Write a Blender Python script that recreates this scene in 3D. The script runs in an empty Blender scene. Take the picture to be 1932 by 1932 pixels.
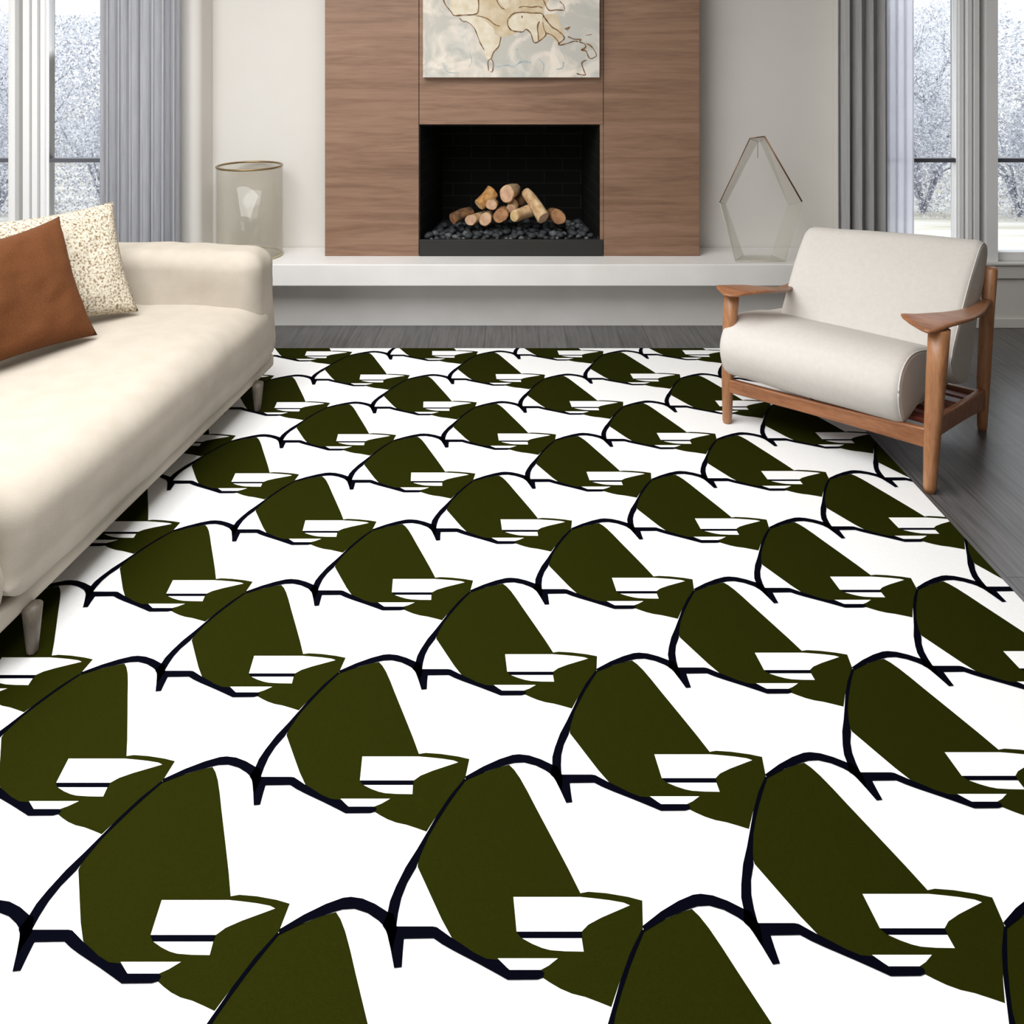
import bpy, bmesh, math, random
from mathutils import Vector, noise
random.seed(7)
C = bpy.context.scene.collection
sc = bpy.context.scene
PI = math.pi
F, CX, HY, EYE = 1600.0, 966.0, 89.0, 1.5

# ---------------------------------------------------------------- camera, world, lights, exposure
cam = bpy.data.cameras.new('camera'); co = bpy.data.objects.new('camera', cam); C.objects.link(co)
co.location = (0, 0, EYE); co.rotation_euler = (PI/2, 0, 0)
cam.sensor_width = 36; cam.lens = F/1932*36; cam.shift_y = -(966-HY)/1932; cam.clip_start = 0.05
sc.camera = co
w = bpy.data.worlds.new('sky'); sc.world = w; w.use_nodes = True
w.node_tree.nodes['Background'].inputs[0].default_value = (0.93, 0.96, 1, 1)
w.node_tree.nodes['Background'].inputs[1].default_value = 1.8
def area(name, loc, rot, sx, sy, power, col=(1, 1, 1)):
    l = bpy.data.lights.new(name, 'AREA'); l.shape = 'RECTANGLE'; l.size = sx; l.size_y = sy
    l.energy = power; l.color = col
    o = bpy.data.objects.new(name, l); C.objects.link(o); o.location = loc; o.rotation_euler = rot
    return o
area('ceiling_light', (-1.15, 1.75, 2.74), (0, 0, 0), 2.6, 3.2, 178, (0.985, 0.99, 1))
area('rear_fill_light', (-2.0, -1.3, 1.8), (PI/2, 0, -.42), 2.0, 1.7, 30, (0.98, 0.99, 1))  # added fill for camera-facing surfaces; the wall behind has no window
sc.view_settings.view_transform = 'Standard'; sc.view_settings.look = 'None'
sc.view_settings.gamma = 1; sc.view_settings.use_curve_mapping = False
sc.view_settings.exposure = 0.0

# ---------------------------------------------------------------- helpers
def lin(c):
    c = c/255
    return c/12.92 if c <= .04045 else ((c+.055)/1.055)**2.4
def rgb(r, g, b): return (lin(r), lin(g), lin(b), 1)
def X_(px, Y): return (px-CX)*Y/F
def Z_(py, Y): return EYE-(py-HY)*Y/F
def at(px, py, Y): return Vector((X_(px, Y), Y, Z_(py, Y)))
def fl(px, py, z=0):
    Y = F*(EYE-z)/(py-HY); return Vector((X_(px, Y), Y, z))

def mat(name, col, rough=.6, metal=0, spec=.5):
    m = bpy.data.materials.new(name); m.use_nodes = True
    b = m.node_tree.nodes['Principled BSDF']
    b.inputs['Base Color'].default_value = col; b.inputs['Roughness'].default_value = rough
    b.inputs['Metallic'].default_value = metal; b.inputs['Specular IOR Level'].default_value = spec
    return m
def nd(m, t, **k):
    n = m.node_tree.nodes.new(t)
    for a, v in k.items(): setattr(n, a, v)
    return n
def noisy(name, c1, c2, scale=(1, 1, 1), nscale=8, detail=4, rough=.6, lo=.35, hi=.65, bump=0, bdist=.002, spec=.5, bscale=None, metal=0, sheen=0, distort=0):
    m = mat(name, c1, rough, metal, spec); nt = m.node_tree; L = nt.links
    b = nt.nodes['Principled BSDF']
    tc = nd(m, 'ShaderNodeTexCoord'); mp = nd(m, 'ShaderNodeMapping'); mp.inputs['Scale'].default_value = scale
    L.new(tc.outputs['Object'], mp.inputs['Vector'])
    n = nd(m, 'ShaderNodeTexNoise'); n.inputs['Scale'].default_value = nscale; n.inputs['Detail'].default_value = detail
    n.inputs['Distortion'].default_value = distort
    L.new(mp.outputs[0], n.inputs['Vector'])
    r = nd(m, 'ShaderNodeValToRGB'); r.color_ramp.elements[0].position = lo; r.color_ramp.elements[1].position = hi
    r.color_ramp.elements[0].color = c1; r.color_ramp.elements[1].color = c2
    L.new(n.outputs['Fac'], r.inputs['Fac']); L.new(r.outputs['Color'], b.inputs['Base Color'])
    if sheen: b.inputs['Sheen Weight'].default_value = sheen
    if bump:
        bp = nd(m, 'ShaderNodeBump'); bp.inputs['Strength'].default_value = bump; bp.inputs['Distance'].default_value = bdist
        if bscale:
            n2 = nd(m, 'ShaderNodeTexNoise'); n2.inputs['Scale'].default_value = bscale; n2.inputs['Detail'].default_value = 3
            L.new(mp.outputs[0], n2.inputs['Vector']); L.new(n2.outputs['Fac'], bp.inputs['Height'])
        else: L.new(n.outputs['Fac'], bp.inputs['Height'])
        L.new(bp.outputs['Normal'], b.inputs['Normal'])
    return m
def wood(name, dark, light, scale, nscale=3, rough=.45, seam=None):
    m = mat(name, light, rough); nt = m.node_tree; L = nt.links; b = nt.nodes['Principled BSDF']
    tc = nd(m, 'ShaderNodeTexCoord'); mp = nd(m, 'ShaderNodeMapping'); mp.inputs['Scale'].default_value = scale
    L.new(tc.outputs['Object'], mp.inputs['Vector'])
    n = nd(m, 'ShaderNodeTexNoise'); n.inputs['Scale'].default_value = nscale; n.inputs['Detail'].default_value = 6
    n.inputs['Roughness'].default_value = .62; n.inputs['Distortion'].default_value = .8
    L.new(mp.outputs[0], n.inputs['Vector'])
    n2 = nd(m, 'ShaderNodeTexNoise'); n2.inputs['Scale'].default_value = nscale*6; n2.inputs['Detail'].default_value = 5
    L.new(mp.outputs[0], n2.inputs['Vector'])
    mx = nd(m, 'ShaderNodeMath', operation='MULTIPLY_ADD'); mx.inputs[1].default_value = .35
    L.new(n2.outputs['Fac'], mx.inputs[0]); L.new(n.outputs['Fac'], mx.inputs[2])
    r = nd(m, 'ShaderNodeValToRGB'); r.color_ramp.elements[0].position = .5; r.color_ramp.elements[1].position = .82
    r.color_ramp.elements[0].color = dark; r.color_ramp.elements[1].color = light
    L.new(mx.outputs[0], r.inputs['Fac']); L.new(r.outputs['Color'], b.inputs['Base Color'])
    bp = nd(m, 'ShaderNodeBump'); bp.inputs['Strength'].default_value = .15; bp.inputs['Distance'].default_value = .002
    L.new(mx.outputs[0], bp.inputs['Height']); L.new(bp.outputs['Normal'], b.inputs['Normal'])
    return m
def glass(name, tint, refl=1.0, haze=0.0, hazecol=(.8, .8, .75, 1)):
    m = bpy.data.materials.new(name); m.use_nodes = True; nt = m.node_tree; L = nt.links
    nt.nodes.remove(nt.nodes['Principled BSDF']); out = nt.nodes['Material Output']
    t = nd(m, 'ShaderNodeBsdfTransparent'); t.inputs[0].default_value = tint
    g = nd(m, 'ShaderNodeBsdfGlossy'); g.inputs['Roughness'].default_value = .03; g.inputs[0].default_value = (refl, refl, refl, 1)
    lw = nd(m, 'ShaderNodeLayerWeight'); lw.inputs[0].default_value = .5
    pw = nd(m, 'ShaderNodeMath', operation='POWER'); pw.inputs[1].default_value = 4.5; L.new(lw.outputs['Facing'], pw.inputs[0])
    fr = nd(m, 'ShaderNodeMath', operation='MULTIPLY_ADD'); fr.inputs[1].default_value = .55; fr.inputs[2].default_value = .035; L.new(pw.outputs[0], fr.inputs[0])
    mx = nd(m, 'ShaderNodeMixShader'); L.new(fr.outputs[0], mx.inputs[0]); L.new(t.outputs[0], mx.inputs[1]); L.new(g.outputs[0], mx.inputs[2])
    last = mx
    if haze:
        d = nd(m, 'ShaderNodeBsdfDiffuse'); d.inputs[0].default_value = hazecol
        m2 = nd(m, 'ShaderNodeMixShader'); m2.inputs[0].default_value = haze
        L.new(mx.outputs[0], m2.inputs[1]); L.new(d.outputs[0], m2.inputs[2]); last = m2
    L.new(last.outputs[0], out.inputs[0])
    return m

class MB:
    def __init__(s): s.v = []; s.f = []; s.mi = []
    def add(s, vs, fs, k=0):
        n = len(s.v); s.v += [tuple(v) for v in vs]
        for f in fs: s.f.append(tuple(i+n for i in f)); s.mi.append(k)
        return s
    def box(s, a, b, k=0):
        x0, y0, z0 = a; x1, y1, z1 = b
        return s.add([(x0,y0,z0),(x1,y0,z0),(x1,y1,z0),(x0,y1,z0),(x0,y0,z1),(x1,y0,z1),(x1,y1,z1),(x0,y1,z1)],
                     [(0,3,2,1),(4,5,6,7),(0,1,5,4),(1,2,6,5),(2,3,7,6),(3,0,4,7)], k)
    def hexa(s, p, k=0):
        return s.add(p, [(0,3,2,1),(4,5,6,7),(0,1,5,4),(1,2,6,5),(2,3,7,6),(3,0,4,7)], k)
    def loft(s, secs, k=0, cap=True, kc=None):
        n = len(secs[0]); vs = [v for q in secs for v in q]; fs = []
        for i in range(len(secs)-1):
            for j in range(n):
                j2 = (j+1) % n
                fs.append((i*n+j, i*n+j2, (i+1)*n+j2, (i+1)*n+j))
        s.add(vs, fs, k)
        if cap:
            s.add(secs[0], [tuple(reversed(range(n)))], k if kc is None else kc)
            s.add(secs[-1], [tuple(range(n))], k if kc is None else kc)
        return s
    def tube(s, pts, r, n=10, k=0, closed=False):
        pts = [Vector(p) for p in pts]; secs = []; m = len(pts)
        for i, p in enumerate(pts):
            if closed: t = pts[(i+1) % m]-pts[i-1]
            else: t = pts[min(i+1, m-1)]-pts[max(i-1, 0)]
            t.normalize(); u = t.cross(Vector((0, 0, 1)))
            if u.length < .1: u = t.cross(Vector((0, 1, 0)))
            u.normalize(); w_ = t.cross(u)
            rr = r[i] if isinstance(r, (list, tuple)) else r
            secs.append([p+u*rr*math.cos(a)+w_*rr*math.sin(a) for a in [2*PI*q/n for q in range(n)]])
        if closed: secs.append(secs[0]); return s.loft(secs, k, False)
        return s.loft(secs, k)
    def mesh(s, name, mats, smooth=False, merge=True):
        me = bpy.data.meshes.new(name); me.from_pydata(s.v, [], s.f); me.update()
        for m in mats: me.materials.append(m)
        me.polygons.foreach_set('material_index', s.mi)
        bm = bmesh.new(); bm.from_mesh(me)
        if merge: bmesh.ops.remove_doubles(bm, verts=bm.verts, dist=1e-5)
        bmesh.ops.recalc_face_normals(bm, faces=bm.faces)
        bm.to_mesh(me); bm.free()
        if smooth: me.polygons.foreach_set('use_smooth', [True]*len(me.polygons))
        return me
    def obj(s, name, mats, parent=None, smooth=False, bevel=0, seg=3, angle=40, merge=True):
        if not isinstance(mats, (list, tuple)): mats = [mats]
        o = bpy.data.objects.new(name, s.mesh(name, mats, smooth or bevel > 0, merge)); C.objects.link(o)
        if parent: o.parent = parent
        if bevel:
            b = o.modifiers.new('bevel', 'BEVEL'); b.width = bevel; b.segments = seg; b.limit_method = 'ANGLE'; b.angle_limit = math.radians(angle)
            b.harden_normals = True
        return o
def tag(o, label, cat, group=None):
    o['label'] = label; o['category'] = cat
    if group: o['group'] = group
    return o
def thing(name, label, cat, loc=(0, 0, 0), rz=0, group=None):
    o = bpy.data.objects.new(name, None); C.objects.link(o); o.location = loc; o.rotation_euler = (0, 0, rz)
    o.empty_display_size = .1
    return tag(o, label, cat, group)
def struct(o): o['kind'] = 'structure'; return o
def samples(h, r, nc, ni):
    a = [-h+r*(i/nc) for i in range(nc)]
    b = [-(h-r)+2*(h-r)*i/ni for i in range(ni+1)]
    return a+b+[h-r*(1-(i+1)/nc) for i in range(nc)]
def rbox(hx, hy, hz, r, deform=None, nc=5, ni=14, c=(0, 0, 0)):
    """rounded box, half sizes, radius r (or rx,ry,rz by min)"""
    mb = MB(); S = [samples(hx, r, nc, ni), samples(hy, r, nc, ni), samples(hz, r, nc, max(2, ni//2))]
    H = (hx, hy, hz)
    def mp(p):
        inner = Vector([max(-(H[i]-r), min(H[i]-r, p[i])) for i in range(3)])
        d = Vector(p)-inner
        if d.length > 1e-9:
            m = max(abs(x) for x in d); 
            d = d.normalized()*r if m >= r-1e-5 else d
        q = inner+d
        if deform: q = deform(q)
        return q+Vector(c)
    for ax in range(3):
        a, b = [i for i in range(3) if i != ax]
        for sg in (-1, 1):
            vs = []; na, nb = len(S[a]), len(S[b])
            for u in S[a]:
                for v in S[b]:
                    p = [0, 0, 0]; p[ax] = sg*H[ax]; p[a] = u; p[b] = v; vs.append(mp(p))
            mb.add(vs, [(i*nb+j, i*nb+j+1, (i+1)*nb+j+1, (i+1)*nb+j) for i in range(na-1) for j in range(nb-1)])
    return mb
def fbm(p, s): return noise.noise(Vector(p)*s)

# ---------------------------------------------------------------- materials
M_wall = noisy('wall_paint', rgb(217, 213, 207), rgb(220, 217, 211), nscale=2, rough=.8)
M_white = mat('white_gloss_paint', rgb(250, 250, 250), .45)
M_taupe = mat('fill_cut_taupe', rgb(128, 122, 115), .8)  # dark tone for the unseen walls, chosen to cut their bounce light
M_ceil = mat('ceiling_paint', rgb(240, 240, 238), .9)
M_slab = noisy('hearth_plaster', rgb(226, 224, 220), rgb(232, 230, 227), nscale=5, rough=.5)
M_panelwood = wood('walnut_veneer', rgb(118, 88, 68), rgb(147, 115, 93), (.5, 1, 7), 2.6, .5)
M_chairwood = wood('oiled_teak', rgb(150, 100, 64), rgb(182, 130, 90), (6, 6, 1.2), 5, .35)
M_chairwood_h = wood('oiled_teak_rail', rgb(136, 86, 54), rgb(168, 114, 78), (1.2, 6, 8), 5, .35)
M_black = mat('black_steel', rgb(34, 32, 29), .5)
M_fabric = noisy('cream_linen', rgb(214, 209, 202), rgb(218, 213, 206), nscale=60, rough=.85, bump=.25, bdist=.0015, bscale=420, spec=.2)
M_sofa = noisy('sand_linen', rgb(180, 171, 157), rgb(185, 176, 163), nscale=14, rough=.85, bump=.3, bdist=.002, bscale=240, spec=.2)
M_rugwhite = noisy('white_pile', (.90, .90, .89, 1), (.93, .93, .92, 1), nscale=120, rough=.95, spec=.1)
M_green = noisy('olive_pile', (.0138, .0155, .0006, 1), (.0180, .0198, .0009, 1), scale=(1, 1.6, 1), nscale=260, rough=.95, spec=.03, lo=.3, hi=.7)
M_ink = mat('navy_black_pile', (.0012, .0014, .0045, 1), .95, spec=.02)
M_curtL = noisy('grey_curtain_cloth', rgb(162, 163, 168), rgb(174, 175, 180), scale=(40, 40, 2), nscale=3, rough=.9, spec=.1)
M_curtR = noisy('taupe_grey_curtain_cloth', rgb(158, 157, 157), rgb(170, 169, 168), scale=(40, 40, 2), nscale=3, rough=.9, spec=.1)
M_tan = noisy('tan_leather_cloth', rgb(92, 54, 29), rgb(104, 64, 36), nscale=240, rough=.75, bump=.3, bdist=.001, bscale=300, spec=.12)
M_gold = mat('aged_brass', rgb(150, 128, 92), .3, .8)
M_glassV = glass('smoky_vase_glass', (.96, .95, .925, 1), .8, .10, (.75, .73, .67, 1))
M_acryl = glass('clear_acrylic', (.98, .972, .95, 1), .5, .06, (.85, .83, .76, 1))
M_pane = glass('window_glass', (.97, .98, .985, 1), .35)
M_coal = noisy('charcoal_rock', rgb(34, 37, 39), rgb(62, 66, 68), nscale=30, rough=.7)
M_coal2 = noisy('pale_lava_rock', rgb(70, 74, 76), rgb(104, 108, 108), nscale=30, rough=.7)

# floor: grey-brown planks running away from the camera
def floor_mat():
    m = mat('grey_oak_planks', rgb(100, 98, 96), .3, 0, .6); nt = m.node_tree; L = nt.links; b = nt.nodes['Principled BSDF']
    tc = nd(m, 'ShaderNodeTexCoord'); mp = nd(m, 'ShaderNodeMapping'); mp.inputs['Scale'].default_value = (22, 1.2, 1)
    L.new(tc.outputs['Object'], mp.inputs['Vector'])
    n = nd(m, 'ShaderNodeTexNoise'); n.inputs['Scale'].default_value = 3; n.inputs['Detail'].default_value = 7
    L.new(mp.outputs[0], n.inputs['Vector'])
    r = nd(m, 'ShaderNodeValToRGB'); r.color_ramp.elements[0].position = .3; r.color_ramp.elements[1].position = .72
    r.color_ramp.elements[0].color = rgb(76, 73, 71); r.color_ramp.elements[1].color = rgb(110, 108, 108)
    L.new(n.outputs['Fac'], r.inputs['Fac'])
    mp2 = nd(m, 'ShaderNodeMapping'); mp2.inputs['Rotation'].default_value = (0, 0, PI/2)
    L.new(tc.outputs['Object'], mp2.inputs['Vector'])
    br = nd(m, 'ShaderNodeTexBrick'); br.inputs['Scale'].default_value = 1; br.inputs['Brick Width'].default_value = 1.6
    br.inputs['Row Height'].default_value = .14; br.inputs['Mortar Size'].default_value = .0025
    br.inputs['Color1'].default_value = (.85, .85, .85, 1); br.inputs['Color2'].default_value = (1.1, 1.1, 1.1, 1); br.inputs['Mortar'].default_value = (.45, .45, .45, 1)
    L.new(mp2.outputs[0], br.inputs['Vector'])
    mx = nd(m, 'ShaderNodeMixRGB', blend_type='MULTIPLY'); mx.inputs[0].default_value = 1
    L.new(r.outputs[0], mx.inputs[1]); L.new(br.outputs[0], mx.inputs[2]); L.new(mx.outputs[0], b.inputs['Base Color'])
    return m
M_floor = floor_mat()
def brick_mat():
    m = mat('soot_black_brick', rgb(16, 16, 15), .9, spec=.1); nt = m.node_tree; L = nt.links; b = nt.nodes['Principled BSDF']
    tc = nd(m, 'ShaderNodeTexCoord'); sx = nd(m, 'ShaderNodeSeparateXYZ'); cb = nd(m, 'ShaderNodeCombineXYZ')
    L.new(tc.outputs['Object'], sx.inputs[0]); ad = nd(m, 'ShaderNodeMath', operation='ADD')
    L.new(sx.outputs[0], ad.inputs[0]); L.new(sx.outputs[1], ad.inputs[1]); L.new(ad.outputs[0], cb.inputs[0]); L.new(sx.outputs[2], cb.inputs[1])
    br = nd(m, 'ShaderNodeTexBrick'); br.inputs['Scale'].default_value = 1; br.inputs['Brick Width'].default_value = .22
    br.inputs['Row Height'].default_value = .075; br.inputs['Mortar Size'].default_value = .003
    br.inputs['Color1'].default_value = rgb(18, 18, 17); br.inputs['Color2'].default_value = rgb(21, 21, 20); br.inputs['Mortar'].default_value = rgb(36, 36, 33)
    L.new(cb.outputs[0], br.inputs['Vector']); L.new(br.outputs[0], b.inputs['Base Color'])
    return m
M_brick = brick_mat()
def boucle_mat():
    m = noisy('cream_boucle', rgb(206, 198, 180), rgb(122, 98, 66), nscale=125, detail=6, rough=.95, lo=.46, hi=.66, bump=.9, bdist=.004, spec=.1, bscale=110)
    return m
M_boucle = boucle_mat()

# ---------------------------------------------------------------- room shell
YA, YW, YC = 4.75, 4.54, 4.545     # alcove wall, window wall, chimney breast front
XL, XR = -1.676, 1.80
CE = 2.8
struct(MB().box((-3.3, -1.6, -.1), (3.3, 4.9, 0)).obj('floor', M_floor))
struct(MB().box((-3.3, -1.6, CE), (3.3, 4.9, CE+.1)).obj('ceiling', M_ceil))
struct(MB().box((-3.3, -1.6, 0), (-3.2, 4.9, CE)).obj('wall_left', M_wall))
struct(MB().box((3.2, -1.6, 0), (3.3, 4.9, CE)).obj('wall_right', M_taupe))
struct(MB().box((-3.3, -1.6, 0), (3.3, -1.5, CE)).obj('wall_front', M_taupe))
_zl = Z_(235, YC)
struct(MB().box((-1.7, YA, 0), (-.56, YA+.12, CE)).box((.56, YA, 0), (1.85, YA+.12, CE)).box((-.56, YA, 0), (.56, YA+.12, .375)).box((-.56, YA, _zl+.01), (.56, YA+.12, CE)).obj('wall_back', M_wall))
ZS, ZT = .351, 2.6
xm0, xm1 = X_(15, YW), X_(80, YW)          # left post
rm0, rm1 = X_(1812, YW), X_(1882, YW)      # right post
def window_wall(name, x0, x1, o0, o1, p0, p1):
    mb = MB(); y0, y1 = YW, YW+.16
    mb.box((x0, y0, 0), (x1, y1, ZS)); mb.box((x0, y0, ZT), (x1, y1, CE))
    mb.box((x0, y0, ZS), (o0, y1, ZT)); mb.box((o1, y0, ZS), (x1, y1, ZT))
    return struct(mb.obj(name, M_wall))
wl = window_wall('wall_back_left', -3.2, XL-.14, -3.12, -2.02, xm0, xm1)
_r = .055
_pl = [(XL-.14, YW)]+[(XL-_r+_r*math.sin(a*PI/16), YW+_r-_r*math.cos(a*PI/16)) for a in range(9)]+[(XL, YA-.001), (XL-.14, YA-.001)]
struct(MB().loft([[(x, y, 0) for x, y in _pl], [(x, y, CE) for x, y in _pl]]).obj('wall_return_left', M_wall, bevel=.0005, seg=1, angle=60))
wr = window_wall('wall_back_right', XR, 3.2, 1.98, 3.12, rm0, rm1)
struct(MB().box((XR, YW+.16, 0), (XR+.14, YA-.001, CE)).obj('wall_return_right', M_wall))
M_rail = mat('dark_grey_rail', rgb(92, 94, 102), .4)
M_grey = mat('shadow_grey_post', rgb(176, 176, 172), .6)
wn = 0
def window(x0, x1, steps=(0,)):
    """sash: stepped frame, pane, dark middle rail"""
    global wn; wn += 1
    mb = MB(); t = .018; y0 = YW+.03
    mb.box((x0, y0, ZS), (x0+t, y0+.06, ZT)); mb.box((x1-t, y0, ZS), (x1, y0+.06, ZT))
    mb.box((x0+t, y0, ZS), (x1-t, y0+.06, ZS+.045)); mb.box((x0+t, y0, ZT-.05), (x1-t, y0+.06, ZT))
    fr = struct(mb.obj('window_%d' % wn, M_white, bevel=.004, seg=2))
    MB().box((x0+t, y0+.028, ZS+.045), (x1-t, y0+.034, ZT-.05)).obj('glass_pane', M_pane, fr)
    zb = Z_(302, YW+.05)
    MB().box((x0+t, y0+.005, zb-.011), (x1-t, y0+.045, zb+.011)).obj('middle_rail', M_rail, fr)
    return fr
window(xm1, -2.02); window(-3.12, xm0)
window(1.98, rm0+.012); window(rm1-.005, 3.12)
# stepped posts between sashes
def post(name, cuts, ys, ms):
    mb = MB()
    for (a, b, y, k) in cuts: mb.box((X_(a, YW), y, ZS), (X_(b, YW), YW+.088, ZT), k)
    return struct(mb.obj(name, ms))
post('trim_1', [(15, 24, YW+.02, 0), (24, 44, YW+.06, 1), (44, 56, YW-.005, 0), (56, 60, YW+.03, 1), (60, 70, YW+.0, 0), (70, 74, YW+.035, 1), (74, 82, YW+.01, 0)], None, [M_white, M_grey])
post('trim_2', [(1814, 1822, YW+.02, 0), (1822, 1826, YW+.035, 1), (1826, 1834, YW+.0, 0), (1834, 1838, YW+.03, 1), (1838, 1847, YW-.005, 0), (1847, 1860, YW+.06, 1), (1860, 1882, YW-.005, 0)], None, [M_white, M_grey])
struct(MB().box((-3.2, YW-.03, ZS-.085), (XL-.3, YW, ZS)).obj('trim_3', M_wall, bevel=.004))
struct(MB().box((1.9, YW-.02, ZS-.085), (3.2, YW, ZS-.012)).box((1.9, YW-.035, ZS-.012), (3.2, YW, ZS)).obj('trim_4', M_wall, bevel=.003))
struct(MB().box((-3.2, YW-.016, 0), (XL, YW, .052)).obj('baseboard_left', M_wall, bevel=.004))
struct(MB().box((XR, YW-.016, 0), (3.2, YW, .052)).obj('baseboard_right', M_wall, bevel=.004))

# ---------------------------------------------------------------- hearth bench
h = thing('hearth_bench', 'long white plaster hearth bench with an overhanging slab along the fireplace wall', 'hearth', (0, YC, 0))
def rel(mb, o):
    mb.v = [(v[0]-o.location.x, v[1]-o.location.y, v[2]-o.location.z) for v in mb.v]; return mb
ZH = .38
rel(MB().box((XL+.02, 4.37, Z_(540, 4.37)), (1.66, YW-.02, ZH)).box((XL+.02, YW-.02, Z_(540, 4.37)), (1.66, YA-.004, ZH)), h).obj('slab', M_slab, h, bevel=.005)
rel(MB().box((XL+.02, 4.571, 0), (1.64, YA-.004, Z_(540, 4.37))), h).obj('plinth', M_slab, h)

# ---------------------------------------------------------------- fireplace
fp = thing('fireplace', 'walnut veneered chimney breast around a black open firebox', 'fireplace', (0, YC, ZH))
x0, x1, x2, x3 = X_(613, YC), X_(790.5, YC), X_(1138.5, YC), X_(1320, YC)
zl = Z_(235, YC)
g = .0012
rel(MB().box((x0, YC, ZH), (x1-g, YA-.003, CE-.003)), fp).obj('side_panel', M_panelwood, fp, bevel=.002, seg=1)
rel(MB().box((x2+g, YC, ZH), (x3, YA-.003, CE-.003)), fp).obj('side_panel', M_panelwood, fp, bevel=.002, seg=1)
rel(MB().box((x1+g, YC, zl), (x2-g, YA-.003, CE-.003)), fp).obj('lintel_panel', M_panelwood, fp, bevel=.002, seg=1)
# firebox shell (tapering to the back)
yb = 5.12; zt = .96
fx0, fx1, bx0, bx1 = x1+.003, X_(1132, YC), -.42, .42
mb = MB(); zf = ZH+.004; ztop = zl-.004
def wallslab(a0, a1, b0, b1):  # front x pair, back x pair
    mb.hexa([(a0, YC+.01, zf), (a1, YC+.01, zf), (b1, yb, zf), (b0, yb, zf), (a0, YC+.01, ztop), (a1, YC+.01, ztop), (b1, yb, ztop), (b0, yb, ztop)])
wallslab(fx0-.0, fx0+.004, bx0-.02, bx0); wallslab(fx1-.004, fx1+.0, bx1, bx1+.02)
mb.box((bx0-.02, yb, zf), (bx1+.02, yb+.03, ztop))
mb.hexa([(fx0, YC+.01, ztop-.004), (fx1, YC+.01, ztop-.004), (bx1, yb, ztop-.004), (bx0, yb, ztop-.004), (fx0, YC+.01, ztop), (fx1, YC+.01, ztop), (bx1, yb, ztop), (bx0, yb, ztop)])
mb.hexa([(fx0, YC+.01, zf), (fx1, YC+.01, zf), (bx1, yb, zf), (bx0, yb, zf), (fx0, YC+.01, zf+.06), (fx1, YC+.01, zf+.06), (bx1, yb, zf+.06), (bx0, yb, zf+.06)])
rel(mb, fp).obj('firebox', M_brick, fp)
# bed of black grit and the tray front
ztr = Z_(452, YC)
rel(MB().box((x1+.002, YC-.004, ZH), (x2-.002, YC+.012, ztr)).box((x2-.03, YC+.012, ZH), (x2-.002, YC+.05, ztr+.012)), fp).obj('tray_front', M_black, fp, bevel=.002)
M_grit = mat('black_grit', rgb(26, 27, 28), .9)
rel(MB().hexa([(fx0+.006, YC+.013, zf+.062), (fx1-.006, YC+.013, zf+.062), (bx1-.002, yb-.01, zf+.062), (bx0+.002, yb-.01, zf+.062), (fx0+.006, YC+.013, ztr-.012), (fx1-.006, YC+.013, ztr-.012), (bx1-.002, yb-.01, ztr-.012), (bx0+.002, yb-.01, ztr-.012)]), fp).obj('grit_bed', M_grit, fp)
rel(MB().box((fx1, YC+.003, zf), (x2-.001, YC+.2, zl)), fp).obj('reveal_strip', M_panelwood, fp)

# stones: each a thing
def rock_mesh(seed, m):
    bm = bmesh.new(); bmesh.ops.create_icosphere(bm, subdivisions=2, radius=1)
    for v in bm.verts:
        n_ = 1+.35*noise.noise(v.co*1.1+Vector((seed*3.1, 0, 0)))+.12*noise.noise(v.co*3+Vector((seed*5.1, 0, 0)))
        v.co = Vector((v.co.x*1.15, v.co.y, v.co.z*.85))*n_
    me = bpy.data.meshes.new('lava_stone'); bm.to_mesh(me); bm.free(); me.materials.append(m)
    me.polygons.foreach_set('use_smooth', [True]*len(me.polygons)); return me
rocks = [rock_mesh(i, M_coal if i < 4 else M_coal2) for i in range(6)]
rs = random.Random(3); placed = []; tries = 0
while len(placed) < 150 and tries < 9000:
    tries += 1
    y = YC+.03+(rs.random()**1.3)*.42
    tt = (y-YC)/(yb-YC); xa = fx0+(bx0-fx0)*tt+.03; xb = fx1+(bx1-fx1)*tt-.03
    x = xa+(xb-xa)*rs.random(); r = rs.uniform(.011, .023) if y > YC+.05 else rs.uniform(.008, .016)
    if any((x-a)**2+(y-b)**2 < (1.0*(r+c))**2 for a, b, c in placed): continue
    placed.append((x, y, r))
for x, y, r in placed:
    o = bpy.data.objects.new('lava_stone', rs.choice(rocks)); C.objects.link(o)
    o.location = (x, y, ztr-.012+r*.86); o.scale = (r, r, r*.95); o.rotation_euler = (0, 0, rs.uniform(0, 6.28))
    side = 'left' if x < -.12 else ('right' if x > .16 else 'middle'); row = 'front edge' if y < YC+.10 else ('back' if y > YC+.27 else 'centre')
    big = 'larger' if r > .017 else 'smaller'
    tone = 'pale grey' if o.data.materials[0] == M_coal2 else 'dark charcoal'
    tag(o, '%s %s lava stone at the %s of the tray, on its %s' % (big, tone, row, side if side == 'middle' else side+' side'), 'stone', 'lava stones covering the fireplace tray')

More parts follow.
